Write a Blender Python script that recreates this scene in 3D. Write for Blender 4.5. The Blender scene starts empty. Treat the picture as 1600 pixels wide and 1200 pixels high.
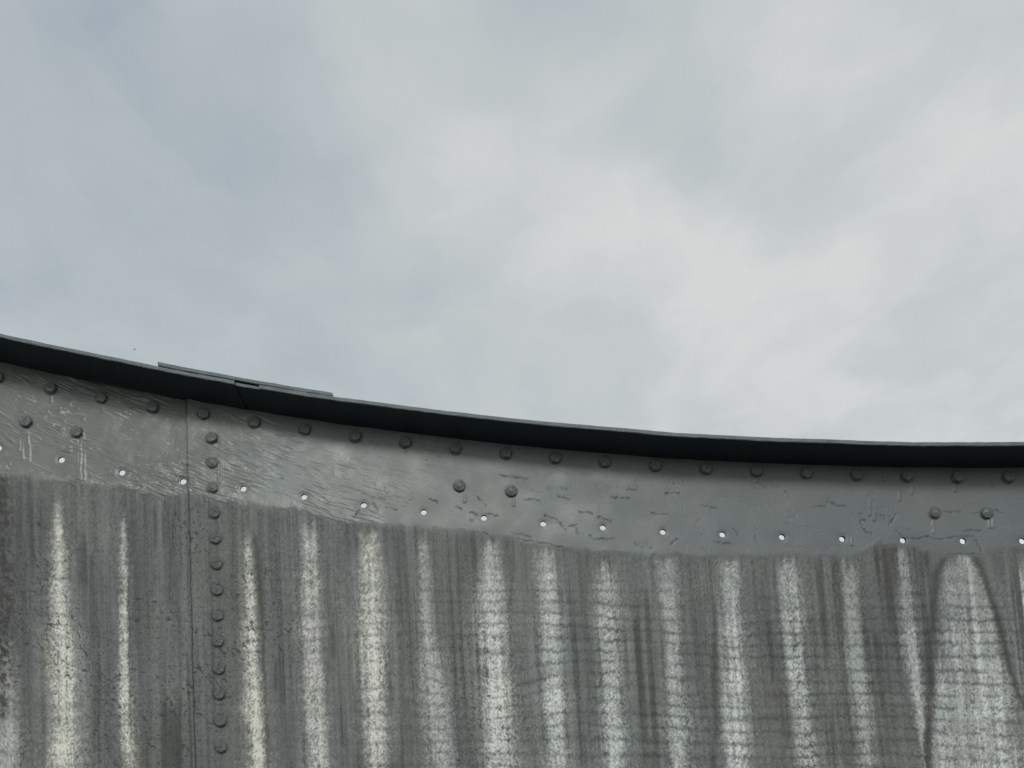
import bpy, bmesh, math, random
import numpy as np
from mathutils import Matrix, Vector
random.seed(4)
RNG = np.random.default_rng(4)
sc = bpy.context.scene
COL = sc.collection

# ------------------------------------------------------------------ camera
F, PITCH, ROLL, YAW, D, R, Y0 = 1181.886, .07581, .06015, .02711, 1.17136, 14.13472, 1300.0
ZC = 1.40                                     # camera height above the ground (m)
AX_Y = R - D                                  # the tank axis lies AX_Y behind the camera
_cy, _sy, _cp, _sp, _cr, _sr = (math.cos(YAW), math.sin(YAW), math.cos(PITCH), math.sin(PITCH), math.cos(ROLL), math.sin(ROLL))
_xr, _yr, _zr = np.array([_cy, -_sy, 0]), np.array([_sy, _cy, 0]), np.array([0, 0, 1.])
_up = -_sp * _yr + _cp * _zr
CAM_D = _cp * _yr + _sp * _zr
CAM_X = _cr * _xr - _sr * _up
CAM_Y = _sr * _xr + _cr * _up
cam = bpy.data.cameras.new('camera')
cam.sensor_fit = 'HORIZONTAL'; cam.sensor_width = 36
cam.lens = F / 1600 * 36
cam.shift_y = (Y0 - 600) / 1600               # rise of the lens: verticals stay nearly parallel
cam.clip_start = .02; cam.clip_end = 2000
cam_o = bpy.data.objects.new('camera', cam); COL.objects.link(cam_o)
M = Matrix.Identity(4)
for i in range(3):
    M[i][0], M[i][1], M[i][2] = CAM_X[i], CAM_Y[i], -CAM_D[i]
M[2][3] = ZC
cam_o.matrix_world = M
sc.camera = cam_o

def ray(px, py):
    return ((px - 800) / F) * CAM_X + ((Y0 - py) / F) * CAM_Y + CAM_D
def at(px, py, r=R):
    """Arc length s and height z where the sight line of a photo pixel meets the cylinder of radius r."""
    d = ray(px, py)
    a = d[0] ** 2 + d[1] ** 2; b = AX_Y * d[1]; c = AX_Y ** 2 - r * r
    t = (-b + math.sqrt(b * b - a * c)) / a
    X = np.array([0, AX_Y, 0]) + t * d
    return math.atan2(X[0], X[1]) * R, X[2] + ZC
def P3(s, d, z):
    """Wall coordinates (arc, depth towards the axis, height) to world."""
    a = np.asarray(s) / R; r = R - np.asarray(d)
    return np.stack(np.broadcast_arrays(r * np.sin(a), r * np.cos(a) - AX_Y, z), -1)

# ------------------------------------------------------------------ sky and sun
SUN_EL, SUN_AZ = math.radians(31), math.radians(181)      # azimuth clockwise from +Y (into the picture)
W = bpy.data.worlds.new('World'); sc.world = W; W.use_nodes = True
nt = W.node_tree; nt.nodes.clear()
def N(t, typ, **kw):
    n = t.nodes.new(typ)
    for k, v in kw.items(): setattr(n, k, v)
    return n
def math_node(t, op, a, b=None, c=None, clamp=False):
    n = N(t, 'ShaderNodeMath', operation=op); n.use_clamp = clamp
    for i, v in enumerate((a, b, c)):
        if v is None: continue
        if isinstance(v, (int, float)): n.inputs[i].default_value = v
        else: t.links.new(v, n.inputs[i])
    return n.outputs[0]
def vmath(t, op, a, b=None, scale=None):
    n = N(t, 'ShaderNodeVectorMath', operation=op)
    for i, v in enumerate((a, b)):
        if v is None: continue
        if isinstance(v, (tuple, list)): n.inputs[i].default_value = v
        else: t.links.new(v, n.inputs[i])
    if scale is not None: n.inputs['Scale'].default_value = scale
    return n.outputs[1] if op in ('LENGTH', 'DISTANCE', 'DOT_PRODUCT') else n.outputs[0]
def mixc(t, fac, a, b, blend='MIX'):
    n = N(t, 'ShaderNodeMix', data_type='RGBA', blend_type=blend)
    for k, v in ((0, fac), (6, a), (7, b)):
        if isinstance(v, (int, float)): n.inputs[k].default_value = v
        elif isinstance(v, (tuple, list)): n.inputs[k].default_value = (*v, 1)
        else: t.links.new(v, n.inputs[k])
    return n.outputs[2]
def noise(t, vec, scale, detail=4, rough=.5, dist=0, out=0):
    n = N(t, 'ShaderNodeTexNoise'); n.inputs['Scale'].default_value = scale
    n.inputs['Detail'].default_value = detail; n.inputs['Roughness'].default_value = rough
    n.inputs['Distortion'].default_value = dist
    t.links.new(vec, n.inputs['Vector']); return n.outputs[out]
def ramp(t, fac, stops, interp='LINEAR'):
    n = N(t, 'ShaderNodeValToRGB'); cr = n.color_ramp; cr.interpolation = interp
    while len(cr.elements) < len(stops): cr.elements.new(.5)
    for e, (p, c) in zip(cr.elements, stops):
        e.position = p; e.color = (*c, 1) if isinstance(c, (tuple, list)) else (c, c, c, 1)
    t.links.new(fac, n.inputs[0]); return n.outputs[0]
def lin(*rgb):
    return tuple(((c / 255) / 12.92 if c <= 10 else ((c / 255 + .055) / 1.055) ** 2.4) for c in rgb)

sky = N(nt, 'ShaderNodeTexSky', sky_type='NISHITA'); sky.sun_disc = False
sky.sun_elevation = SUN_EL; sky.sun_rotation = SUN_AZ
skyc = vmath(nt, 'SCALE', sky.outputs[0], scale=.10)
tc = N(nt, 'ShaderNodeTexCoord'); dirv = vmath(nt, 'NORMALIZE', tc.outputs['Generated'])
sep = N(nt, 'ShaderNodeSeparateXYZ'); nt.links.new(dirv, sep.inputs[0])
zc_ = math_node(nt, 'MAXIMUM', sep.outputs[2], .06)
# the cloud deck is a flat layer: a direction is mapped onto it by dividing by its height
cx = math_node(nt, 'DIVIDE', sep.outputs[0], zc_); cy = math_node(nt, 'DIVIDE', sep.outputs[1], zc_)
comb = N(nt, 'ShaderNodeCombineXYZ'); nt.links.new(cx, comb.inputs[0]); nt.links.new(cy, comb.inputs[1])
deck = comb.outputs[0]
wob = noise(nt, deck, 2.2, 5, .55, out=1)
wob = vmath(nt, 'SCALE', vmath(nt, 'SUBTRACT', wob, (.5, .5, .5)), scale=.42)
deckw = vmath(nt, 'ADD', deck, wob)
n1 = noise(nt, deckw, 1.3, 6, .52)
n2 = noise(nt, deckw, 5.0, 8, .52)
bright = math_node(nt, 'MULTIPLY_ADD', n1, .40, -.20)
bright = math_node(nt, 'ADD', bright, math_node(nt, 'MULTIPLY_ADD', n2, .62, -.31))
def deckpt(px, py):
    d = ray(px, py); return (d[0] / d[2], d[1] / d[2], 0)
# single clouds and gaps of the deck: (x, y, reach px, brightness)
for px, py, rad, amp in [(120, 40, 110, -.20), (300, 170, 230, -.13), (690, 220, 170, .15), (900, 130, 110, .17), (880, 40, 120, -.22),
                         (980, 330, 150, .12), (1110, 390, 170, .24), (1060, 240, 150, -.20), (1290, 300, 150, -.24), (1480, 230, 150, .14),
                         (1300, 110, 170, .13), (1570, 90, 110, -.16), (1330, 460, 190, .12), (1510, 400, 120, -.10),
                         (560, 130, 150, .08), (170, 420, 260, -.05), (1040, 560, 260, .08), (600, 540, 200, -.05), (1180, 30, 120, .05), (1230, 540, 300, .12), (780, 330, 170, .08), (700, 60, 130, .06), (1430, 130, 90, -.10), (1180, 170, 80, .10), (1400, 300, 80, .10), (1560, 200, 100, .08), (420, 60, 120, .05), (980, 190, 70, -.08), (1200, 330, 60, -.10)]:
    c = deckpt(px, py); e = deckpt(px + rad, py); e2 = deckpt(px, py - rad)
    reach = .5 * (math.dist(c, e) + math.dist(c, e2))
    dd = math_node(nt, 'DIVIDE', vmath(nt, 'DISTANCE', deckw, c), reach)
    g = math_node(nt, 'EXPONENT', math_node(nt, 'MULTIPLY', math_node(nt, 'MULTIPLY', dd, dd), -1.0))
    bright = math_node(nt, 'MULTIPLY_ADD', g, amp, bright)
# the deck thins out and turns bluer towards one side (left of the view), brighter on the other
side = math_node(nt, 'MULTIPLY_ADD', sep.outputs[0], .75, .50)
side = math_node(nt, 'ADD', side, math_node(nt, 'MULTIPLY', sep.outputs[2], -.25))
val = math_node(nt, 'ADD', math_node(nt, 'MULTIPLY_ADD', bright, 1.2, .335), math_node(nt, 'MULTIPLY', side, .54), clamp=True)
cloud = ramp(nt, val, [(0, lin(164, 175, 186)), (.22, lin(178, 188, 193)), (.48, lin(190, 198, 200)), (.75, lin(203, 208, 208)), (1, lin(218, 220, 218))])
low = N(nt, 'ShaderNodeMapRange', interpolation_type='SMOOTHSTEP')
nt.links.new(math_node(nt, 'ADD', math_node(nt, 'MULTIPLY_ADD', sep.outputs[0], .15, sep.outputs[2]), math_node(nt, 'MULTIPLY_ADD', n1, .16, -.08)), low.inputs[0]); low.inputs[1].default_value = .53; low.inputs[2].default_value = .30
low.inputs[3].default_value = 0; low.inputs[4].default_value = .95
cloud = mixc(nt, low.outputs[0], cloud, lin(238, 240, 240))       # pale band of thinner cloud low down
zen = math_node(nt, 'MULTIPLY_ADD', math_node(nt, 'MAXIMUM', math_node(nt, 'SUBTRACT', sep.outputs[2], .78), 0), 1.1, 1.0)
cloud = vmath(nt, 'MULTIPLY', cloud, (1, 1, 1))
zz = N(nt, 'ShaderNodeCombineXYZ')
for i in range(3): nt.links.new(zen, zz.inputs[i])
cloud = vmath(nt, 'MULTIPLY', cloud, zz.outputs[0])
mixw = mixc(nt, .93, skyc, cloud)
bg = N(nt, 'ShaderNodeBackground'); nt.links.new(mixw, bg.inputs[0]); bg.inputs[1].default_value = 1
wo = N(nt, 'ShaderNodeOutputWorld'); nt.links.new(bg.outputs[0], wo.inputs[0])

sun = bpy.data.lights.new('sun', 'SUN'); sun.energy = 1.0; sun.angle = math.radians(15); sun.color = (1, .985, .96)
so = bpy.data.objects.new('sun', sun); COL.objects.link(so)
sd = Vector((math.cos(SUN_EL) * math.sin(SUN_AZ), math.cos(SUN_EL) * math.cos(SUN_AZ), math.sin(SUN_EL)))
so.rotation_euler = sd.to_track_quat('Z', 'Y').to_euler()
so.location = (4, -6, 8)
sc.view_settings.view_transform = 'Standard'; sc.view_settings.look = 'None'
sc.view_settings.exposure = 0; sc.view_settings.gamma = 1; sc.view_settings.use_curve_mapping = False

# ------------------------------------------------------------------ numpy noise
def _h(ix, iy, seed):
    h = (ix.astype(np.int64) * 374761393 + iy.astype(np.int64) * 668265263 + seed * 2147483647 + 974711) & 0xffffffff
    h = ((h ^ (h >> 13)) * 1274126177) & 0xffffffff
    h = ((h ^ (h >> 16)) * 2246822519) & 0xffffffff
    return ((h ^ (h >> 15)) & 0xffffff) / float(0xffffff)
def vn(x, y, seed=0):
    ix, iy = np.floor(x), np.floor(y); fx, fy = x - ix, y - iy
    fx = fx * fx * (3 - 2 * fx); fy = fy * fy * (3 - 2 * fy)
    a, b, c, d = _h(ix, iy, seed), _h(ix + 1, iy, seed), _h(ix, iy + 1, seed), _h(ix + 1, iy + 1, seed)
    return (a + (b - a) * fx) * (1 - fy) + (c + (d - c) * fx) * fy
def fbm(x, y, seed=0, o=4, g=.5):
    s = 0; a = 1; t = 0
    for i in range(o):
        s = s + a * vn(x * 2 ** i + 17.3 * i, y * 2 ** i - 9.1 * i, seed + i); t += a; a *= g
    return s / t
def sst(a, b, x):
    t = np.clip((x - a) / (b - a), 0, 1); return t * t * (3 - 2 * t)

# ------------------------------------------------------------------ measured lines of the wall
ROW = [(77, 604), (157, 618), (237, 633), (318, 645), (398, 660), (477, 671), (556, 683), (634, 692), (712, 702), (791, 709), (868, 716), (945, 722), (1024, 728), (1103, 733), (1182, 737), (1260, 740), (1338, 743), (1417, 745), (1496, 746), (1575, 746)]
HOLE = [(93, 715), (188, 735), (284, 749), (380, 763), (475, 776), (568, 789), (662, 800), (756, 809), (849, 818), (942, 824), (1036, 831), (1129, 835), (1222, 839), (1316, 842), (1411, 844), (1505, 845), (1598, 845)]
COLUMN = [(331, 684), (332, 723), (333, 762), (335, 801), (337, 841), (339, 881), (340, 922), (341, 962), (342, 1003), (343, 1045), (344, 1085), (346, 1127), (347, 1168)]
PAIRS = [(38, 656), (118, 672), (718, 760), (799, 768), (1461, 802), (1542, 802)]
RIM = [(0, 521), (100, 543), (200, 562), (600, 629), (700, 642), (800, 654), (900, 663), (1000, 671), (1100, 678), (1200, 683), (1300, 686), (1400, 689), (1500, 690), (1600, 691)]
FLW, FLT = .060, .0065                        # flange: reach inwards, thickness
def fit(pts, r=R, deg=3):
    a = np.array([at(x, y, r) for x, y in pts]); return np.polyfit(a[:, 0], a[:, 1], deg)
SL, SR = -.80, .86
def ev(c, s):
    """Polynomial inside the seen stretch, flattening out smoothly past it."""
    s = np.asarray(s, float); sc_ = np.clip(s, SL, SR); dc = np.polyder(c); e = s - sc_
    return np.polyval(c, sc_) + np.polyval(dc, sc_) * np.sign(e) * .6 * (1 - np.exp(-np.abs(e) / .6))
C_RIM, C_ROW, C_HOLE = fit(RIM, R - FLW), fit(ROW), fit(HOLE)
rim_z = lambda s: ev(C_RIM, s)                # top face of the flange
top_z = lambda s: ev(C_RIM, s) - FLT          # upper edge of the sheets
SEAM = float(np.mean([at(x, y)[0] for x, y in ((291, 640), (293, 750), (297, 880), (301, 1020), (304, 1190))]))
S0, S1 = -2.3, 2.3                            # the built stretch of the wall
holes = [np.array(at(x, y)) for x, y in HOLE]
for k in range(1, 8): holes.insert(0, np.array((holes[0][0] - .0948, float(ev(C_HOLE, holes[0][0] - .0948)))))
for k in range(8): holes.append(np.array((holes[-1][0] + .0948, float(ev(C_HOLE, holes[-1][0] + .0948)))))
RH = .0049

# coat: the painted band below the rim, lower limit
COAT = [(0, 736), (50, 742), (100, 748), (150, 755), (200, 761), (250, 768), (300, 772), (350, 782), (400, 791), (480, 801), (520, 811), (600, 819), (700, 829), (760, 836), (800, 841), (840, 851), (870, 858), (900, 862), (1000, 867), (1060, 869), (1150, 871), (1250, 871), (1300, 873), (1345, 866), (1375, 851), (1420, 851), (1450, 862), (1490, 868), (1535, 869), (1545, 858), (1600, 859)]
_c = np.array([at(x, y) for x, y in COAT])
def coat_z(s): return np.interp(s, _c[:, 0], _c[:, 1]) + (ev(C_HOLE, s) - ev(C_HOLE, np.clip(s, _c[0, 0], _c[-1, 0])))

# run-off streaks under the holes: points (x, y, width px), strength, warmth
STREAKS = [
    ([(88, 775, 14), (90, 850, 24), (90, 900, 32), (93, 1000, 40), (97, 1100, 46), (98, 1210, 52)], 1.0, .9),
    ([(190, 790, 8), (190, 880, 14), (192, 1000, 20), (196, 1100, 23), (203, 1210, 27)], .80, .7),
    ([(385, 835, 10), (389, 900, 20), (392, 1000, 26), (398, 1100, 31), (406, 1210, 35)], .92, .85),
    ([(482, 808, 24), (485, 900, 30), (487, 1000, 32), (493, 1100, 36), (500, 1210, 36)], .80, .6),
    ([(577, 830, 32), (579, 900, 40), (582, 1000, 40), (586, 1100, 37), (590, 1210, 34)], .98, .75),
    ([(660, 838, 16), (664, 900, 22), (667, 970, 24), (675, 1050, 38), (690, 1210, 60)], .50, .4),
    ([(768, 842, 26), (768, 950, 50), (775, 1050, 50), (784, 1210, 60)], .85, .35),
    ([(852, 858, 36), (858, 950, 36), (864, 1050, 37), (872, 1210, 38)], .74, .2),
    ([(944, 880, 36), (952, 1000, 38), (957, 1100, 38), (962, 1210, 40)], .68, .1),
    ([(1039, 868, 36), (1044, 920, 36), (1052, 980, 31), (1058, 1100, 40), (1064, 1210, 44)], .52, .1),
    ([(1140, 872, 34), (1146, 1000, 38), (1150, 1100, 42), (1156, 1210, 42)], .74, .15),
    ([(1229, 872, 28), (1238, 950, 32), (1245, 1050, 30), (1252, 1100, 30), (1266, 1210, 32)], .74, .15),
    ([(1324, 875, 28), (1332, 1000, 36), (1348, 1100, 40), (1357, 1210, 40)], .40, .05),
    ([(1410, 860, 20), (1422, 1000, 28), (1436, 1090, 26), (1440, 1130, 20), (1442, 1160, 4)], .50, .15),
    ([(1497, 861, 12), (1498, 870, 38), (1501, 888, 56), (1505, 920, 74), (1511, 960, 92), (1516, 1010, 108), (1522, 1100, 130), (1527, 1210, 152)], .74, .1),
    ([(8, 990, 20), (10, 1060, 40), (8, 1210, 40)], .42, .4),
    ([(1600, 1130, 14), (1606, 1210, 40)], .4, .2)]
# dark lines and stains: points (x, y, width px), strength, brownness
DARKS = [
    ([(1118, 940, 4), (1117, 1000, 10), (1117, 1100, 12), (1118, 1210, 10)], .75, .2),
    ([(1209, 880, 5), (1214, 1000, 7), (1222, 1100, 8), (1230, 1160, 6)], .5, .9),
    ([(1311, 880, 5), (1315, 970, 8), (1322, 1080, 8), (1333, 1170, 5)], .55, .3),
    ([(1492, 864, 14), (1478, 873, 15), (1467, 892, 16), (1461, 920, 16), (1456, 960, 15), (1454, 1050, 20), (1450, 1150, 12), (1449, 1210, 9)], .85, .2),
    ([(1506, 863, 12), (1522, 871, 12), (1533, 890, 11), (1544, 920, 12), (1557, 960, 12), (1572, 1010, 12), (1588, 1070, 9), (1602, 1110, 9)], .9, .2),
    ([(399, 840, 8), (405, 890, 11), (410, 950, 9), (413, 1030, 5), (420, 1200, 9)], .75, .5),
    ([(198, 900, 3), (201, 1000, 4), (204, 1100, 4), (206, 1150, 3)], .8, .6),
    ([(261, 790, 3), (264, 900, 4), (265, 950, 2)], .7, .8), ([(272, 780, 3), (273, 850, 3)], .4, .6),
    ([(70, 880, 10), (69, 1000, 10), (66, 1200, 8)], .3, .3),
    ([(-4, 740, 30), (2, 800, 44), (4, 880, 46), (2, 960, 52), (0, 1040, 40), (-4, 1120, 30)], 1.0, .25),
    ([(802, 870, 4), (798, 940, 5), (797, 1040, 4)], .35, .4), ([(512, 870, 5), (516, 1000, 7), (512, 1100, 5)], .4, .4),
    ([(1512, 890, 4), (1516, 1000, 5), (1522, 1100, 5)], .35, .4), ([(210, 790, 10), (214, 900, 14), (212, 1000, 10)], .35, .5),
    ([(1385, 850, 30), (1388, 910, 26), (1392, 960, 16)], .35, .8), ([(610, 900, 5), (612, 1100, 8)], .3, .3)]
def track(pts):
    """Photo points to (heights rising, arc, half width) on the wall."""
    a = []
    for x, y, w in pts:
        s, z = at(x, y); s2, _ = at(x + w / 2, y); a.append((z, s, s2 - s))
    return np.array(sorted(a)).T

# drips of thick paint: x, y0, y1, width px
DRIPS = [(27, 678, 700, 5), (32, 690, 714, 5), (43, 686, 716, 6), (123, 684, 748, 5), (119, 684, 745, 4), (129, 705, 755, 5), (41, 668, 690, 4), (1424, 752, 771, 6), (1492, 757, 766, 5), (1581, 754, 763, 5), (1458, 812, 833, 4), (1545, 812, 824, 5), (1551, 810, 823, 6), (1378, 738, 753, 5), (1384, 734, 746, 4), (1405, 765, 782, 5), (1358, 780, 805, 5), (1366, 798, 812, 6), (726, 770, 784, 5), (803, 778, 790, 5), (345, 690, 752, 6), (341, 694, 752, 3), (212, 745, 762, 5), (158, 628, 640, 4), (77, 612, 624, 3), (304, 745, 766, 5), (634, 700, 706, 4), (1330, 840, 852, 4), (1183, 745, 752, 4)]
# cracks and brush scars in the paint: polylines in photo points
SCARS = [[(1293, 784), (1310, 791), (1324, 792)], [(1272, 792), (1290, 792)], [(1345, 815), (1348, 826), (1357, 835), (1363, 834)], [(1400, 829), (1412, 840), (1432, 842), (1450, 838), (1462, 844), (1480, 841), (1500, 837), (1520, 838)],
         [(1475, 800), (1490, 799), (1505, 801)], [(1556, 797), (1566, 802)], [(1520, 804), (1530, 800)], [(1508, 829), (1535, 829)], [(1520, 838), (1528, 850), (1534, 866)], [(1345, 813), (1353, 814)],
         [(1480, 866), (1534, 866)], [(780, 742), (803, 746), (826, 748)], [(800, 744), (826, 749)], [(820, 780), (843, 782)], [(955, 777), (985, 779)], [(980, 765), (995, 766)], [(1018, 803), (1045, 804)],
         [(872, 776), (888, 780)], [(850, 806), (868, 812), (880, 824), (885, 830)], [(888, 822), (900, 822), (902, 836)], [(921, 838), (930, 843), (960, 841)], [(935, 808), (955, 815)],
         [(566, 770), (580, 777), (602, 781)], [(582, 786), (590, 798)], [(604, 793), (620, 797)], [(672, 780), (684, 786)], [(735, 800), (748, 806)], [(760, 803), (780, 806)], [(712, 792), (722, 796)], [(745, 776), (760, 790)],
         [(553, 808), (560, 798)], [(800, 832), (830, 840)], [(808, 842), (850, 850), (880, 856)], [(756, 832), (764, 836)], [(1048, 850), (1058, 842)], [(1145, 826), (1152, 836)], [(1180, 838), (1184, 848)], [(1115, 847), (1140, 850)], [(1388, 822), (1402, 803)],
         [(1372, 860), (1380, 874), (1394, 870)], [(1398, 872), (1425, 866)], [(1372, 885), (1390, 890), (1400, 880)], [(5, 895), (14, 905), (18, 920), (26, 923)], [(14, 948), (20, 956), (28, 954)], [(2, 833), (14, 826)], [(1040, 770), (1060, 771)], [(905, 800), (925, 802)], [(1095, 790), (1120, 794)]]

def seg_dist(S, Z, a, b):
    ax, az = a; bx, bz = b; dx, dz = bx - ax, bz - az
    t = np.clip(((S - ax) * dx + (Z - az) * dz) / (dx * dx + dz * dz + 1e-12), 0, 1)
    return np.hypot(S - ax - t * dx, Z - az - t * dz)

ALB = 1.55                                    # photo tone -> base colour
def L3(r, g, b): return np.array(lin(r, g, b)) * ALB

def paint(S, Z):
    """Relief (m, towards the viewer), base colour, roughness of the wall surface at arc S, height Z."""
    shp = S.shape
    cz = coat_z(S)
    # ---- ragged limit of the painted band
    rag = (fbm(S * 22, Z * 22, 5, 4) - .5) * .010 + (fbm(S * 130, Z * 60, 6, 3) - .5) * .007
    h = Z - cz + rag                                        # > 0 inside the coat
    coat = sst(-.0080, .0050, h + (vn(S * 420, Z * 150, 7) - .5) * .004)
    coat_soft = sst(-.010, .008, h + (fbm(S * 60, Z * 18, 8, 3) - .5) * .02)
    left = sst(.05, -.42, S)                                # brushy glossy paint on the left
    # ---- coat relief: brush strokes that fall to the right
    ang = -.40; wv = (fbm(S * 9, Z * 9, 11, 2) - .5) * .022
    U = S * np.cos(ang) + Z * np.sin(ang); V = -S * np.sin(ang) + Z * np.cos(ang) + wv
    st = fbm(U * 26, V * 260, 12, 3, .55)
    st2 = fbm(U * 60 + 3, V * 420, 13, 2)
    ridg = 1 - np.abs(2 * st - 1)
    blot = fbm(S * 34, Z * 34, 14, 3)
    patch = sst(.40, .66, fbm(S * 9, Z * 12, 15, 3))
    rel = (ridg ** 3 * .0010 + (st2 - .5) * .0012) * (patch * left + .08) + (blot - .5) * .0010 * (.35 + .65 * left)
    rel += (fbm(S * 12, Z * 12, 16, 3) - .5) * .0022 * (.4 + .6 * left)
    # wandering wrinkles (thin lines where a noise crosses a level)
    wr = np.abs(fbm(U * 16, V * 55, 18, 3) - .5); wrl = np.exp(-(wr / .010) ** 2) * sst(.52, .68, fbm(S * 14, Z * 14, 19, 2))
    rel += wrl * (.0013 * left - .0004 * (1 - left))
    relc = rel
    low = h + .0
    relc = relc + .0006 * np.exp(-((h - .006) / .006) ** 2) * sst(.35, .65, fbm(S * 25, Z * 5, 20, 2))   # thick paint at the lower limit
    scar = np.zeros(shp)
    view = (S > -.78) & (S < .86) & (Z > ZC + .1)
    for poly in SCARS:
        q = [at(x, y) for x, y in poly]
        ss = [p[0] for p in q]; zs = [p[1] for p in q]
        m = view & (S > min(ss) - .006) & (S < max(ss) + .006) & (Z > min(zs) - .006) & (Z < max(zs) + .006)
        if not m.any(): continue
        sx = S[m] + (fbm(S[m] * 260, Z[m] * 260, 21, 2) - .5) * .005; zx = Z[m] + (fbm(S[m] * 260, Z[m] * 260, 22, 2) - .5) * .005
        d = np.min([seg_dist(sx, zx, a, b) for a, b in zip(q, q[1:])], 0)
        k = np.exp(-(d / .0011) ** 2) * (.35 + .9 * vn(S[m] * 190, Z[m] * 190, 23))
        scar[m] = np.maximum(scar[m], k)
    small = np.exp(-(np.abs(fbm(U * 45, V * 120, 24, 3) - .5) / .010) ** 2) * sst(.60, .72, fbm(S * 30, Z * 30, 25, 2)) * sst(.0, .02, h)
    scar = np.maximum(scar, small * .8 * (1 - .75 * left))
    scar_c = np.clip(scar, 0, 1)
    relc = relc - scar * .0009
    drip = np.zeros(shp)
    for x, y0, y1, w in DRIPS:
        a = at(x, y0); b = at(x, y1); hw = abs(at(x + w / 2, y0)[0] - a[0])
        m = view & (np.abs(S - a[0]) < hw * 3 + .004) & (Z < a[1] + .004) & (Z > b[1] - hw * 3)
        if not m.any(): continue
        d = seg_dist(S[m] + (vn(Z[m] * 120, Z[m] * 0 + x, 26) - .5) * .002, Z[m], a, (b[0], b[1]))
        prog = np.clip((a[1] - Z[m]) / (a[1] - b[1]), 0, 1)
        wd = hw * (.65 + .5 * prog)
        drip[m] = np.maximum(drip[m], np.sqrt(np.clip(1 - (d / wd) ** 2, 0, 1)) * (.0005 + .0010 * prog))
    relc = relc + drip * (1 - .5 * left)
    # ---- bare galvanised sheet: run-off streaks, stains, ripples
    # cross-hatched grain: two slanted stretched noises
    flip = sst(.42, .58, fbm(S * 10, Z * 60, 49, 2))
    g1 = fbm(S * 560 + Z * 250, Z * 270 - S * 60, 50, 2, .7); g2 = fbm(S * 560 - Z * 250, Z * 270 + S * 60, 51, 2, .7)
    dash = g1 * flip + g2 * (1 - flip)
    grain = np.clip((dash - .5) * 4.6, -1, 1)
    gr0 = vn(S * 640, Z * 520, 52) - .5
    wob = (fbm(S * 0 + 1.7, Z * 26, 30, 3) - .5)
    Sw = S + (fbm(S * 30, Z * 22, 31, 3) - .5) * .006 + (vn(S * 200, Z * 420, 32) - .5) * .0030
    streak = np.zeros(shp); warm = np.zeros(shp); edge = np.zeros(shp)
    for i, (pts, k, wm) in enumerate(STREAKS):
        z, s, w = track(pts)
        m = view & (np.abs(S - np.mean(s)) < .16) & (Z < z[-1] + .03)
        sm, zm = Sw[m], Z[m]
        c = np.interp(zm, z, s); hw = np.interp(zm, z, w)
        hw = hw * (.86 + .30 * vn(zm * 30, zm * 0 + i, 33))
        d = np.abs(sm - c) / hw - grain[m] * (.10 if i != 14 else .03)
        soft = .36 if i != 14 else .16
        p = (np.exp(-(np.abs(d) / (.86 if i != 14 else .97)) ** (2.2 if i != 14 else 5)) * (.80 + .34 * fbm(sm * 240, zm * 5 + i, 35, 3))) * k * (1.12 if i != 14 else 1)
        if i == 14: p = p * (.30 + 1.05 * fbm(sm * 120, zm * 3.5, 36, 3)) 
        p = p * sst(z[-1] + .012, z[-1] - (.050 if i < 4 else .024), zm + (vn(sm * 160, zm * 30, 34) - .5) * .03)
        # a thin halo of weaker deposit round the streak
        p = np.maximum(p, sst(2.3, .8, d) * k * .17 * sst(z[-1], z[-1] - .08, zm))
        rise = .70 + .30 * sst(z[-1], z[0] + .1, zm)
        p = p * rise
        up = p > streak[m]
        streak[m] = np.where(up, p, streak[m]); warm[m] = np.where(up, wm, warm[m])
    out = ~view
    if out.any():                                           # the wall goes on past the frame with the same run-off
        so_, zo_ = Sw[out], Z[out]
        ph = (so_ - holes[7][0]) / .0948; kx = np.round(ph)
        a = _h(kx, kx * 0, 40)
        d = np.abs(ph - kx) * .0948 / (.010 + .014 * _h(kx, kx * 0, 41))
        pout = sst(1.4, .5, d) * (.3 + .6 * a) * sst(coat_z(so_), coat_z(so_) - .06, zo_)
        streak[out] = pout; warm[out] = .3
    dark = np.zeros(shp); brown = np.zeros(shp)
    for i, (pts, k, br) in enumerate(DARKS):
        z, s, w = track(pts)
        m = view & (np.abs(S - np.mean(s)) < .12) & (Z < z[-1] + .012) & (Z > z[0] - .012)
        sm, zm = Sw[m], Z[m]
        d = np.abs(sm - np.interp(zm, z, s)) / np.interp(zm, z, w)
        p = np.exp(-d * d * .9) * k * sst(z[-1] + .012, z[-1] - .006, zm) * sst(z[0] - .012, z[0] + .006, zm) * (.6 + .55 * fbm(sm * 60, zm * 25, 42, 3))
        up = p > dark[m]
        dark[m] = np.where(up, p, dark[m]); brown[m] = np.where(up, br, brown[m])
    # horizontal ripples in the sheet, saw-toothed, stronger on the right and low down
    ripz = Z + .057 * S + (fbm(S * 12, Z * 6, 53, 3) - .5) * .007 + (vn(S * 330, Z * 60, 54) - .5) * .0062
    per = .0205
    rph = (ripz / per + 1.6 * (fbm(S * 6, Z * 11, 55, 2) - .5)) % 1.0
    rip = np.exp(-((rph - .5) / .15) ** 2)
    rip_amp = sst(-.25, .25, S) * .75 + .25
    rip_amp = rip_amp * (.45 + .8 * fbm(S * 11, Z * 10, 56, 2)) * sst(.02, .14, -h)
    vst = fbm(S * 170, Z * 4.0, 57, 4, .6) - .5             # fine vertical streaking
    vst2 = fbm(S * 42, Z * 2.2, 58, 3) - .5
    cloudy = fbm(S * 13, Z * 8, 59, 4)
    blue = sst(.42, .66, fbm(S * 16, Z * 5, 60, 3))
    browny = sst(.45, .68, fbm(S * 11 + 4, Z * 6, 61, 3))
    base = L3(93, 97, 93)[None] * np.ones((S.size, 3))
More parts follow.
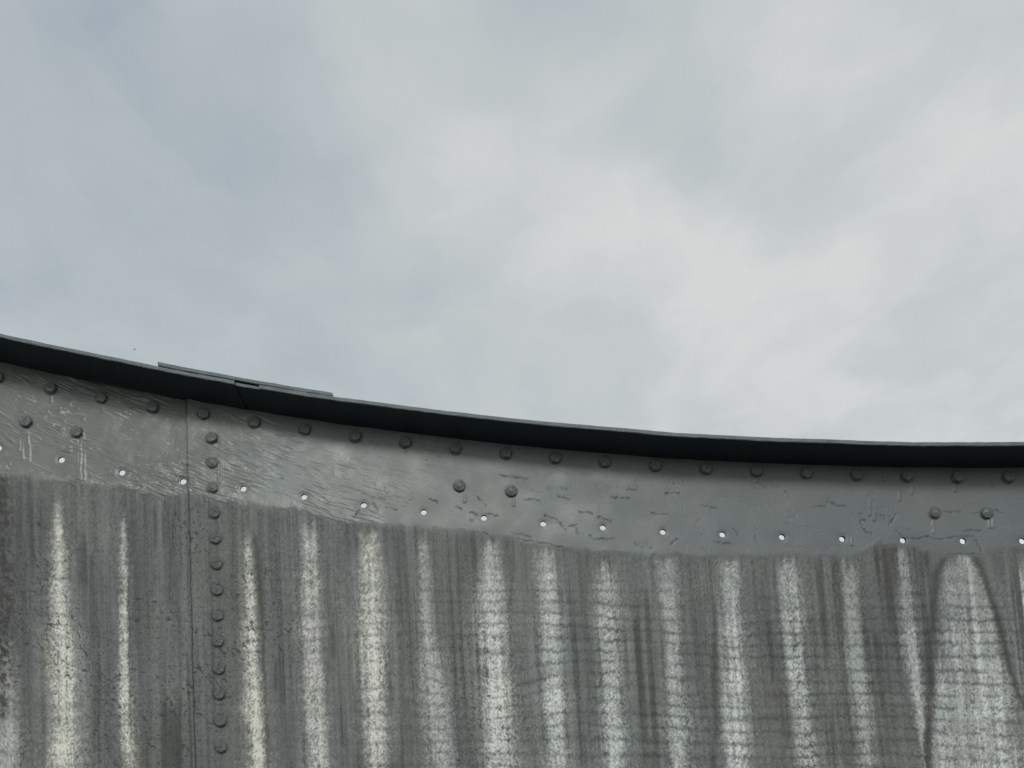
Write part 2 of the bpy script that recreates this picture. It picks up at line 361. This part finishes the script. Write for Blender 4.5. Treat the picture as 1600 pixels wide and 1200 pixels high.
    def mix(c, col, k):
        k = np.clip(k, 0, 1).ravel()[:, None]; return c * (1 - k) + col[None] * k
    base = mix(base, L3(87, 94, 97), blue * .45)
    base = mix(base, L3(95, 95, 90), browny * .35)
    tone = .86 + .85 * vst * (.6 + .8 * cloudy) + .40 * vst2 + .30 * (cloudy - .5) + .40 * gr0 + .15 * grain * (.35 + 1.0 * sst(.35, .65, cloudy))
    tone = tone * (1 - .24 * rip * rip_amp * (.6 + 1.0 * sst(.35, .65, fbm(S * 45, Z * 20, 68, 2))) + .5 * (fbm(S * 9, Z * 62, 69, 3) - .5) * rip_amp)
    base = base * np.clip(tone, .35, 1.8).ravel()[:, None]
    runs = np.maximum(sst(.58, .76, fbm(S * 75, Z * 2.6, 85, 3)) * sst(.4, .6, fbm(S * 20, Z * 9, 86, 2)), .8 * sst(.62, .74, fbm(S * 210, Z * 3.4, 88, 2)) * sst(.45, .6, fbm(S * 26, Z * 12, 89, 2)))
    base = base * (1 - .46 * runs.ravel()[:, None])
    # pale deposit
    tex = np.clip(.80 + .34 * grain + .55 * gr0 + .9 * vst, .08, 1.25)
    tex = tex * (1 - .68 * rip * (.45 + .75 * rip_amp) * sst(.26, .52, fbm(S * 60, Z * 20, 67, 2)))
    band = .62 + .78 * fbm(S * 7, Z * 46, 62, 3)
    k = np.clip(streak * tex * band, 0, 1)
    wcol = L3(202, 207, 183)[None] * warm.ravel()[:, None] + L3(190, 198, 192)[None] * (1 - warm.ravel()[:, None])
    tint = sst(.5, .7, fbm(S * 40, Z * 30, 63, 2)).ravel()[:, None]
    wcol = wcol * (1 - .25 * tint) + L3(172, 190, 182)[None] * .25 * tint
    wcol = np.minimum(wcol, .84)
    base = base * (1 - k.ravel()[:, None]) + wcol * k.ravel()[:, None]
    # dark run-off lines, black specks
    dk = L3(40, 42, 42)[None] * (1 - brown.ravel()[:, None]) + L3(62, 52, 40)[None] * brown.ravel()[:, None]
    dark = np.where((S < at(40, 900)[0]) & view, dark * (.45 + .55 * sst(.40, .58, fbm(S * 210 + Z * 40, Z * 170, 87, 4, .62))), dark)
    kd = np.clip(dark, 0, .92).ravel()[:, None]
    base = base * (1 - kd) + dk * kd
    sp = np.maximum(vn((S + .4 * Z) * 420, Z * 330, 64), vn((S + .5 * Z) * 210, Z * 170, 66) - .03)
    spd = sst(.42, .70, fbm(S * 9 + 2, Z * 7, 65, 3)) * (.35 + .65 * sst(.15, -.2, S))
    speck = sst(.90 - .12 * spd, .98 - .10 * spd, sp) * sst(.004, .03, -h)
    base = mix(base, L3(38, 40, 41), speck * .85 * sst(.05, .5, spd))
    # ---- coat colour
    cc = L3(107, 114, 112)[None] * np.ones((S.size, 3))
    cc = mix(cc, L3(116, 116, 109), sst(.40, .65, fbm(S * 7, Z * 14, 70, 3)) * sst(.30, -.35, S) * .55)
    cc = mix(cc, L3(93, 100, 99), sst(.0, .42, S) * .95); cc = mix(cc, L3(97, 102, 98), sst(-.30, -.52, S) * .85)
    cc = mix(cc, L3(102, 104, 100), sst(.5, .7, fbm(S * 5, Z * 9, 71, 3)) * .5)
    cc = .945 * cc * (1 + .22 * (fbm(S * 18, Z * 24, 72, 4) - .5) + .10 * (st - .5) * (left + .3) + .06 * gr0).ravel()[:, None]
    cc = mix(cc, L3(134, 134, 127), (sst(.012, .0, h) * sst(-.25, -.5, S) * sst(.4, .65, fbm(S * 40, Z * 160, 73, 2))) * .55)
    glint = (sst(.86, .99, ridg) * sst(.55, .75, st2) * patch * .7 + wrl * .8) * left * sst(.35, .6, vn(U * 70, V * 160, 78)) + left * .6 * sst(.76, .84, fbm(U * 62, V * 420, 83, 2)) * sst(.4, .6, fbm(S * 16, Z * 16, 84, 2))
    cc = mix(cc, L3(168, 171, 164), glint * .72)  # pale flecks: sky glints painted into the colour of the glossy coat
    cc = mix(cc, L3(45, 50, 50), scar_c * .8)
    cc = mix(cc, L3(84, 87, 88), sst(.028, .0, h + (fbm(S * 20, Z * 20, 74, 3) - .5) * .05) * sst(-.45, -.25, S) * .50)
    kc = (.12 * coat_soft + .88 * coat) * (1 - .0)
    # a thin wash of paint hangs a little below the coat
    wash = coat_soft * .55 * (.5 + fbm(S * 60, Z * 14, 75, 3))
    kc = np.clip(np.maximum(kc, wash * (1 - streak)), 0, 1)
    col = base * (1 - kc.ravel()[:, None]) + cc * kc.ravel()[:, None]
    # ring of grime round each hole
    hole_d = np.full(shp, 9.)
    for hs, hz in holes:
        m = (np.abs(S - hs) < .03) & (np.abs(Z - hz) < .03)
        if m.any(): hole_d[m] = np.minimum(hole_d[m], np.hypot(S[m] - hs, Z[m] - hz))
    ring = np.exp(-((hole_d - RH) / .0012) ** 2) * .25 + np.exp(-((hole_d - .013) / .006) ** 2) * .22 * fbm(S * 120, Z * 120, 76, 2)
    col = mix(col, L3(70, 74, 74), ring)
    for i, (x, y) in enumerate(COLUMN + PAIRS + ROW):  # shade round each bolt, strongest at lower left, painted into the sheet colour
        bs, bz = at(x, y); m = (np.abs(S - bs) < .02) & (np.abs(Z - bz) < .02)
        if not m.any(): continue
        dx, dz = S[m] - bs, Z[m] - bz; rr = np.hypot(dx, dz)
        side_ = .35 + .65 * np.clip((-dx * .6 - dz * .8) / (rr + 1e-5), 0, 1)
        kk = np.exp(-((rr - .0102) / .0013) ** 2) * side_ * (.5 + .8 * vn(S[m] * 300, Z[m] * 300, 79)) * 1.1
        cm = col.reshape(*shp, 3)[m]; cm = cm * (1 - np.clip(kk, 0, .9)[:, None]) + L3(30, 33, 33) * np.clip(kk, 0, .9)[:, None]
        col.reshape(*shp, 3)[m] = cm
    # gap shade and grime at the sheets' lap, painted as a dark line
    ds = S - SEAM
    lap = np.exp(-((ds + (vn(S * 0, Z * 90, 82) - .5) * .0012) / .0017) ** 2) * (.55 + .5 * vn(S * 10, Z * 300, 77))
    col = mix(col, L3(26, 28, 29), lap * np.where(h > 0, .95, 1.25))
    gal = -relc * 0 + (fbm(S * 90, Z * 60, 80, 3) - .5) * .0007 + rip * rip_amp * -.0005 + vst * .0007 + k * .0004 * (.5 + g1)
    relief = gal * (1 - coat) + (relc + .0007) * coat
    relief = relief * sst(RH * 1.02, RH * 2.2, hole_d)
    relief = relief + (fbm(S * 2.3, Z * 1.8, 81, 2) - .5) * .006        # the plate is slightly buckled
    rough = np.clip(.62 * (1 - coat) + coat * (.47 - .15 * left + .25 * (blot - .5)), .25, .9)
    return relief, np.clip(col, .012, .84), rough

# ------------------------------------------------------------------ materials
def new_mat(name):
    m = bpy.data.materials.new(name); m.use_nodes = True; t = m.node_tree
    return m, t, t.nodes['Principled BSDF']
def attr(t, name):
    return N(t, 'ShaderNodeAttribute', attribute_name=name)
m_wall, t, b = new_mat('weathered galvanised sheet with brushed grey paint')
ac = attr(t, 'tint'); ar = attr(t, 'gloss'); co = N(t, 'ShaderNodeTexCoord').outputs['Object']
nz = noise(t, co, 900, 3, .6); nz2 = noise(t, co, 330, 3, .6)
fine = math_node(t, 'MULTIPLY_ADD', nz, .5, .75)
fine = math_node(t, 'MULTIPLY', fine, math_node(t, 'MULTIPLY_ADD', nz2, .3, .85))
cmb = N(t, 'ShaderNodeCombineXYZ')
for i in range(3): t.links.new(fine, cmb.inputs[i])
t.links.new(vmath(t, 'MULTIPLY', ac.outputs['Color'], cmb.outputs[0]), b.inputs['Base Color'])
t.links.new(ar.outputs['Fac'], b.inputs['Roughness'])
bp = N(t, 'ShaderNodeBump'); bp.inputs['Strength'].default_value = .35; bp.inputs['Distance'].default_value = .0006
t.links.new(nz2, bp.inputs['Height']); t.links.new(bp.outputs[0], b.inputs['Normal'])
b.inputs['Specular IOR Level'].default_value = .45

def metal(name, c, c2, rough, scale=160, stretch=(1, 1, 1), bump=.3, dist=.0006, spec=.4):
    m, t, b = new_mat(name)
    co = N(t, 'ShaderNodeTexCoord').outputs['Object']
    mp = N(t, 'ShaderNodeMapping'); mp.inputs['Scale'].default_value = stretch; t.links.new(co, mp.inputs[0])
    n1 = noise(t, mp.outputs[0], scale * .2, 4, .6); n2 = noise(t, mp.outputs[0], scale * 1.6, 3, .6)
    f = math_node(t, 'ADD', math_node(t, 'MULTIPLY', n1, .7), math_node(t, 'MULTIPLY', n2, .5))
    f = ramp(t, f, [(.40, 0.), (.80, 1.)])
    t.links.new(mixc(t, f, c, c2), b.inputs['Base Color'])
    t.links.new(math_node(t, 'MULTIPLY_ADD', n1, .3, rough - .15), b.inputs['Roughness'])
    bp = N(t, 'ShaderNodeBump'); bp.inputs['Strength'].default_value = bump; bp.inputs['Distance'].default_value = dist
    t.links.new(n2, bp.inputs['Height']); t.links.new(bp.outputs[0], b.inputs['Normal'])
    b.inputs['Specular IOR Level'].default_value = spec
    return m
m_flange = metal('dark green black paint on rim', (.012, .021, .032), (.026, .039, .052), .5)
m_edge = metal('worn grey edge of rim', lin(84, 94, 96), lin(124, 133, 135), .55, 260)
m_bolt = metal('grey painted bolt', tuple(v * .62 for v in L3(96, 101, 99)), tuple(v * .84 for v in L3(104, 109, 107)), .42, 220, bump=.5)
m_bolt2 = metal('dull galvanised bolt', tuple(v * .62 for v in L3(84, 87, 86)), tuple(v * .88 for v in L3(98, 100, 98)), .55, 260, bump=.6)
m_bore = metal('dark hole bore', (.030, .032, .032), (.06, .06, .056), .8, 300)  # even dark tone inside the drilled holes
m_back = metal('bare back of sheet', (.16, .165, .165), (.24, .245, .24), .6, 60)
m_soil = metal('dark trodden soil', (.055, .052, .046), (.105, .098, .084), .95, 3, bump=.6, dist=.02)
m_bird = metal('dark feathers', (.03, .03, .032), (.05, .05, .05), .8, 60)

def link(name, me, parent=None, mats=()):
    for m in mats: me.materials.append(m)
    o = bpy.data.objects.new(name, me); COL.objects.link(o); o.parent = parent; return o
def empty(name, loc, label, cat):
    o = bpy.data.objects.new(name, None); COL.objects.link(o); o.location = loc
    o['label'] = label; o['category'] = cat; o['kind'] = 'thing'; o.empty_display_size = .2; return o

# ------------------------------------------------------------------ ground
gb = bmesh.new()
rings = [0, .6, 1.2, 2, 3, 4.5, 7, 12, 25, 60, 150, 400, 900]; nseg = 72
prev = None
for r in rings:
    if r == 0: cur = [gb.verts.new((0, 0, 0))]
    else:
        cur = []
        for i in range(nseg):
            a = 2 * math.pi * i / nseg; x, y = r * math.cos(a), r * math.sin(a)
            z = (float(fbm(np.array([x * .9]), np.array([y * .9]), 90, 3)[0]) - .55) * .06 * (1 if r < 30 else 0)
            cur.append(gb.verts.new((x, y, z)))
    if prev is not None:
        for i in range(nseg):
            j = (i + 1) % nseg
            if len(prev) == 1: gb.faces.new((prev[0], cur[i], cur[j]))
            else: gb.faces.new((prev[i], cur[i], cur[j], prev[j]))
    prev = cur
me = bpy.data.meshes.new('ground'); gb.to_mesh(me); gb.free()
for p in me.polygons: p.use_smooth = True
g = link('ground', me, None, [m_soil]); g['kind'] = 'structure'

# ------------------------------------------------------------------ the tank wall
tank = empty('tank_wall', (0, D, 0), 'curved riveted steel tank wall, grey painted band above pale streaks, dark flanged rim', 'tank wall')
def to_local(P): return P - np.array([0, D, 0])

def graded(a, b, fine0, fine1, step, grow=1.16, cap=.03):
    """Ascending values from a to b: even 'step' inside [fine0, fine1], growing steps outside."""
    lo, hi = max(a, fine0), min(b, fine1)
    mid = list(np.linspace(lo, hi, max(2, int(round((hi - lo) / step)) + 1)))
    st = step; x = hi; right = []
    while x < b - 1e-6:
        st = min(st * grow, cap); x = min(x + st, b); right.append(x)
    st = step; x = lo; left = []
    while x > a + 1e-6:
        st = min(st * grow, cap); x = max(x - st, a); left.append(x)
    return np.array(left[::-1] + mid + right)

SH_T = .004
def sheet(name, s0, s1, d0, label):
    """One steel sheet from arc s0 to s1; its face lies d0 proud of the nominal wall; front, back, edges and drilled holes."""
    ss = graded(s0, s1, -.85, .97, .00118, cap=.006)
    tt = graded(0, 1.9, 0, .62, .00112)[::-1]                # depth below the upper edge, from the ground up
    S, T = np.meshgrid(ss, tt)
    top = top_z(S)
    Z = top - T
    f = sst(.62, 1.9, T)                                     # the lowest row stands on the ground
    Z = Z * (1 - f) + (top * (1 - T / 1.9) - .02 * T / 1.9) * f
    Z = np.where(T > 1.899, -.03, Z)
    rel, col, rough = paint(S, Z)
    nz_, ns_ = S.shape
    hs_in = [h for h in holes if s0 + .008 < h[0] < s1 - .008]
    inside = np.zeros(S.shape, bool); S2, Z2 = S.copy(), Z.copy()
    for hs, hz in hs_in:
        d = np.hypot(S - hs, Z - hz); m = d < RH
        if not m.any(): continue
        inside |= m
        k = RH / np.maximum(d[m], 1e-5)
        S2[m] = hs + (S[m] - hs) * k; Z2[m] = hz + (Z[m] - hz) * k
    idx = np.arange(S.size).reshape(S.shape)
    q = np.stack([idx[:-1, :-1], idx[:-1, 1:], idx[1:, 1:], idx[1:, :-1]], -1).reshape(-1, 4)
    keep = ~inside.ravel()[q].all(1)
    q = q[keep]
    co = P3(S2.ravel(), d0 + rel.ravel(), Z2.ravel())
    ext_v, ext_f, ext_mat = [], [], []
    base = S.size
    def addv(s, d, z):
        ext_v.append(P3(s, d, z)); return base + len(ext_v) - 1
    db = d0 - SH_T
    # bores of the holes
    for hs, hz in hs_in:
        ph = [2 * math.pi * i / 20 for i in range(20)]
        i0 = int(np.argmin(np.abs(ss - hs))); j0 = int(np.argmin(np.abs(Z[:, i0] - hz)))
        dr = d0 + rel[j0, i0]
        A_ = [addv(hs + RH * 1.0 * math.cos(p), dr + .0001, hz + RH * 1.0 * math.sin(p)) for p in ph]
        B_ = [addv(hs + RH * math.cos(p), db, hz + RH * math.sin(p)) for p in ph]
        for i in range(20):
            j = (i + 1) % 20; ext_f.append((A_[i], B_[i], B_[j], A_[j])); ext_mat.append(2)
    # back face with the same holes
    c = .03
    cuts = [s0]
    for hs, hz in hs_in: cuts += [max(hs - c, cuts[-1]), hs + c]
    cuts.append(s1)
    def quad(a, b, za0, za1, zb0, zb1):
        v = [addv(a, db, za0), addv(a, db, za1), addv(b, db, zb1), addv(b, db, zb0)]
        ext_f.append(tuple(v)); ext_mat.append(1)
    tz = lambda s: float(top_z(s))
    hi = 0
    for i in range(len(cuts) - 1):
        a, b_ = cuts[i], cuts[i + 1]
        if b_ - a < 1e-6: continue
        if i % 2 == 0:
            n = max(1, int((b_ - a) / .1))
            for k in range(n):
                u, v = a + (b_ - a) * k / n, a + (b_ - a) * (k + 1) / n
                quad(u, v, -.03, tz(u), -.03, tz(v))
        else:
            hs, hz = hs_in[i // 2]
            z0, z1 = hz - c, hz + c
            quad(a, b_, -.03, z0, -.03, z0); quad(a, b_, z1, tz(a), z1, tz(b_))
            ring_o, ring_i = [], []
            for p in range(16):
                an = 2 * math.pi * p / 16 + math.pi / 4
                cx_, sx_ = math.cos(an), math.sin(an); m = max(abs(cx_), abs(sx_))
                so_ = min(max(hs + c * cx_ / m, a), b_)
                ring_o.append(addv(so_, db, hz + c * sx_ / m)); ring_i.append(addv(hs + RH * cx_, db, hz + RH * sx_))
            for p in range(16):
                r_ = (p + 1) % 16; ext_f.append((ring_i[p], ring_o[p], ring_o[r_], ring_i[r_])); ext_mat.append(1)
    # edges: the two ends and the top
    for col_i in (0, ns_ - 1):
        rows = list(range(0, nz_, 12)) + [nz_ - 1]
        bk = [addv(ss[col_i], db, Z[r, col_i]) for r in rows]
        for u in range(len(rows) - 1):
            ext_f.append((idx[rows[u], col_i], idx[rows[u + 1], col_i], bk[u + 1], bk[u])); ext_mat.append(1)
    cols = list(range(0, ns_, 12)) + [ns_ - 1]
    bk = [addv(ss[c_], db, Z[-1, c_]) for c_ in cols]
    for u in range(len(cols) - 1):
        ext_f.append((idx[-1, cols[u]], idx[-1, cols[u + 1]], bk[u + 1], bk[u])); ext_mat.append(1)
    V = to_local(np.concatenate([co, np.array(ext_v)]))
    Q = np.concatenate([q, np.array(ext_f)])
    me = bpy.data.meshes.new(name)
    me.vertices.add(len(V)); me.vertices.foreach_set('co', V.astype(np.float32).ravel())
    me.loops.add(Q.size); me.loops.foreach_set('vertex_index', Q.astype(np.int32).ravel())
    me.polygons.add(len(Q)); me.polygons.foreach_set('loop_start', np.arange(0, Q.size, 4, dtype=np.int32))
    me.polygons.foreach_set('loop_total', np.full(len(Q), 4, np.int32))
    mi = np.concatenate([np.zeros(len(q), np.int32), np.array(ext_mat, np.int32)])
    me.update(calc_edges=True)
    for m in (m_wall, m_back, m_bore): me.materials.append(m)
    me.polygons.foreach_set('material_index', mi)
    sm = mi == 0
    me.polygons.foreach_set('use_smooth', sm)
    ca = me.attributes.new('tint', 'FLOAT_COLOR', 'POINT')
    full = np.ones((len(V), 4), np.float32); full[:len(col), :3] = col; full[len(col):, :3] = .1
    ca.data.foreach_set('color', full.ravel())
    ga = me.attributes.new('gloss', 'FLOAT', 'POINT')
    gr = np.full(len(V), .6, np.float32); gr[:rough.size] = rough.ravel(); ga.data.foreach_set('value', gr)
    o = bpy.data.objects.new(name, me); COL.objects.link(o); o.parent = tank
    o['label'] = label
    return o
sheet('steel_sheet', SEAM, S1, 0.0, 'right hand steel sheet lapped over its neighbour, grey paint above pale run-off streaks')
sheet('steel_sheet', S0, SEAM + .075, -.0045, 'left hand steel sheet behind the lap, glossy brushed paint above streaked bare metal')

# ------------------------------------------------------------------ flanged rim
def sweep(name, s0, s1, prof, zoff, edge_mat_faces, n_step=.012, jitter=.0003, mitre=0, caps=0):
    """prof: (depth, dz) corners of the section, anticlockwise; zoff(s): height of its origin."""
    n = max(2, int((s1 - s0) / n_step)); bm = bmesh.new(); rows = []
    for i in range(n + 1):
        s = s0 + (s1 - s0) * i / n; z = float(zoff(s)) + .0022 * (float(vn(np.array([s * 9.]), np.array([3.3]), 91)[0]) - .5) + .0009 * (float(vn(np.array([s * 31.]), np.array([7.3]), 92)[0]) - .5); mt = mitre * max(0, 1 - (s - s0) / .15)
        rows.append([bm.verts.new(tuple(to_local(P3(s - mt * (FLW - d), d + random.uniform(-jitter, jitter), z + dz + random.uniform(-jitter, jitter) * .6)))) for d, dz in prof])
    m = len(prof)
    for i in range(n):
        for k in range(m):
            f = bm.faces.new((rows[i][k], rows[i + 1][k], rows[i + 1][(k + 1) % m], rows[i][(k + 1) % m]))
            f.material_index = 1 if k in edge_mat_faces else 0
    for r_, rev in ((rows[0], False), (rows[-1], True)):
        f = bm.faces.new(r_ if rev else r_[::-1]); f.material_index = caps
    bmesh.ops.recalc_face_normals(bm, faces=bm.faces)
    me = bpy.data.meshes.new(name); bm.to_mesh(me); bm.free()
    return link(name, me, tank, [m_flange, m_edge])
ch = .0008
SECT = [(-.012, -FLT), (FLW - ch, -FLT), (FLW, -FLT + ch), (FLW, -ch), (FLW - ch, 0), (-.012, 0)]
G0 = at(366, 595, R - FLW)[0]; G1 = at(405, 602, R - FLW)[0]
fl = sweep('rim_flange', S0, G0, SECT, rim_z, {1, 2, 3, 4}); fl['label'] = 'rim flange ending at the left side of the splice gap'
fl = sweep('rim_flange', G1, S1, SECT, rim_z, {1, 2, 3, 4}); fl['label'] = 'rim flange running right from the splice gap'
A0 = at(246, 566, R - FLW)[0]; A1 = at(519, 612, R - FLW)[0]
SPL = [(-.010, .0), (FLW - .0018, .0), (FLW - .0010, ch), (FLW - .0010, .0062 - ch), (FLW - .0018, .0062), (-.010, .0062)]
sweep('splice_plate', A0, A1, SPL, lambda s: rim_z(s) + .0005 + .0013 * np.clip((A1 - s) / (A1 - A0), 0, 1), {1, 2, 3, 4}, caps=1)['label'] = 'flat splice plate bridging the gap in the rim flange'

PACK = [(-.010, -FLT + .0016), (FLW - .0045, -FLT + .0016), (FLW - .0045, -.0004), (-.010, -.0004)]
sweep('packing_plate', G0 + .0004, G1 - .0004, PACK, rim_z, {1}, n_step=.01)['label'] = 'short dark plate set back in the gap between the two rim flanges'

# ------------------------------------------------------------------ bolts
def bolt_mesh(name, rad, hgt, dome, mat, wash, seed):
    """Paint-clogged hexagon head on a thin collar of paint, axis +Z away from the sheet."""
    rr = random.Random(seed); bm = bmesh.new()
    prof = [(wash, -.0012, 0), (wash * .95, .0002, 0), (rad * 1.0, .0006, .9), (rad, hgt * .75, 1), (rad * .90, hgt * .96, .9), (rad * .80, hgt, .5), (rad * .5, hgt + dome * .65, 0), (rad * .25, hgt + dome * .93, 0)]
    seg = 18; rows = []
    for r, z, hexed in prof:
        row = []
        for i in range(seg):
            a = 2 * math.pi * i / seg
            w = (a + math.pi / 6) % (math.pi / 3) - math.pi / 6
            k = (1 - hexed) + hexed * (.93 / math.cos(w))
            k *= 1 + rr.uniform(-.045, .045) * (1 if z < hgt * .9 else .6)
            row.append(bm.verts.new((r * k * math.cos(a), r * k * math.sin(a), z + (rr.uniform(-.0005, .0005) if z > 0 else 0))))
        rows.append(row)
    for u, v in zip(rows, rows[1:]):
        for i in range(seg):
            j = (i + 1) % seg; bm.faces.new((u[i], u[j], v[j], v[i]))
    tip = bm.verts.new((0, 0, hgt + dome))
    for i in range(seg): bm.faces.new((rows[-1][i], rows[-1][(i + 1) % seg], tip))
    for f in bm.faces: f.smooth = dome > .001
    me = bpy.data.meshes.new(name); bm.to_mesh(me); bm.free(); me.materials.append(mat)
    return me
hexs = [bolt_mesh('hex_bolt', .0090, .0048, .0004, m_bolt, .0098, i) for i in range(8)]
doms = [bolt_mesh('domed_bolt', .0090, .0036, .0022, m_bolt, .0098, 10 + i) for i in range(3)]
flat = [bolt_mesh('flat_bolt', .0088, .0026, .0003, m_bolt2, .0094, 20 + i) for i in range(8)]
def bolt(name, meshes, s, z, d=0.0):
    o = bpy.data.objects.new(name, random.choice(meshes)); COL.objects.link(o); o.parent = tank
    a = s / R; nrm = Vector((-math.sin(a), -math.cos(a), 0)); upv = Vector((0, 0, 1)); tx = upv.cross(nrm)
    m = Matrix((tx, upv, nrm)).transposed().to_4x4()
    o.matrix_local = Matrix.Translation(Vector(to_local(P3(s, d, z)))) @ m @ Matrix.Rotation(random.uniform(0, math.pi / 3), 4, 'Z') @ Matrix.Rotation(random.uniform(-.09, .09), 4, 'X') @ Matrix.Scale(random.uniform(.93, 1.05), 4)
    return o
def buck(s, z):
    S_, Z_ = np.array([s]), np.array([z]); return float((fbm(S_ * 2.3, Z_ * 1.8, 81, 2)[0] - .5) * .006)
def place(name, meshes, s, z):
    return bolt(name, meshes, s, z, buck(s, z) + (0 if s > SEAM else -.0045) + .0006)
row_s = [at(x, y)[0] for x, y in ROW]
for k in range(6): row_s.append(row_s[-1] + .08 if k else row_s[-1] + .08)
for k in range(6): row_s.insert(0, row_s[0] - .08)
for s in row_s: place('hex_bolt', hexs, s, float(ev(C_ROW, s)))
for i, (x, y) in enumerate(PAIRS): place('hex_bolt' if i in (0, 1) else 'domed_bolt', hexs if i in (0, 1) else doms, *at(x, y))
for i, (x, y) in enumerate(COLUMN):
    place('domed_bolt' if i in (1, 2) else 'hex_bolt' if i == 0 else 'flat_bolt', doms if i in (1, 2) else hexs if i == 0 else flat, *at(x, y))
s_, z_ = at(*COLUMN[-1])
for k in range(1, 27):
    if z_ - .0418 * k > .05: place('flat_bolt', flat, s_, z_ - .0418 * k)

# ------------------------------------------------------------------ a bird far off above the rim
d = ray(210, 546); d = d / np.linalg.norm(d); BP = Vector(d * 75) + Vector((0, 0, ZC))
bird = empty('bird', BP, 'tiny dark bird flying far off above the left part of the rim', 'bird')
bm = bmesh.new(); rows = []
for x, r in ((-.13, .006), (-.09, .022), (-.02, .036), (.05, .034), (.09, .020), (.115, .024), (.14, .012), (.165, .002)):
    rows.append([bm.verts.new((x, r * math.cos(2 * math.pi * i / 8), r * .9 * math.sin(2 * math.pi * i / 8))) for i in range(8)])
for u, v in zip(rows, rows[1:]):
    for i in range(8): bm.faces.new((u[i], u[(i + 1) % 8], v[(i + 1) % 8], v[i]))
bm.faces.new(rows[0][::-1]); bm.faces.new(rows[-1])
tl = [bm.verts.new(p) for p in ((-.12, .012, .004), (-.12, -.012, .004), (-.21, -.035, .006), (-.21, .035, .006))]
tl2 = [bm.verts.new((v.co.x, v.co.y, v.co.z - .006)) for v in tl]
bm.faces.new(tl); bm.faces.new(tl2[::-1])
for i in range(4): bm.faces.new((tl[i], tl2[i], tl2[(i + 1) % 4], tl[(i + 1) % 4]))
me = bpy.data.meshes.new('body'); bm.to_mesh(me); bm.free(); link('body', me, bird, [m_bird])
for sgn in (-1, 1):
    bm = bmesh.new(); up_, dn = [], []
    for y, x0, x1, z in ((.02, .06, -.05, .01), (.11, .075, -.035, .06), (.20, .045, -.02, .075), (.27, -.01, -.03, .06)):
        up_.append([bm.verts.new((x0, sgn * y, z)), bm.verts.new((x1, sgn * y, z))]); dn.append([bm.verts.new((x0, sgn * y, z - .006)), bm.verts.new((x1, sgn * y, z - .006))])
    for i in range(3):
        bm.faces.new((up_[i][0], up_[i + 1][0], up_[i + 1][1], up_[i][1])); bm.faces.new((dn[i][0], dn[i][1], dn[i + 1][1], dn[i + 1][0]))
        for k in (0, 1): bm.faces.new((up_[i][k], dn[i][k], dn[i + 1][k], up_[i + 1][k]))
    bm.faces.new((up_[0][0], up_[0][1], dn[0][1], dn[0][0])); bm.faces.new((up_[3][0], up_[3][1], dn[3][1], dn[3][0]))
    bmesh.ops.recalc_face_normals(bm, faces=bm.faces)
    me = bpy.data.meshes.new('wing'); bm.to_mesh(me); bm.free(); link('wing', me, bird, [m_bird])
bird.rotation_euler = (.3, .1, .8)
bird.scale = (.55, .55, .55)
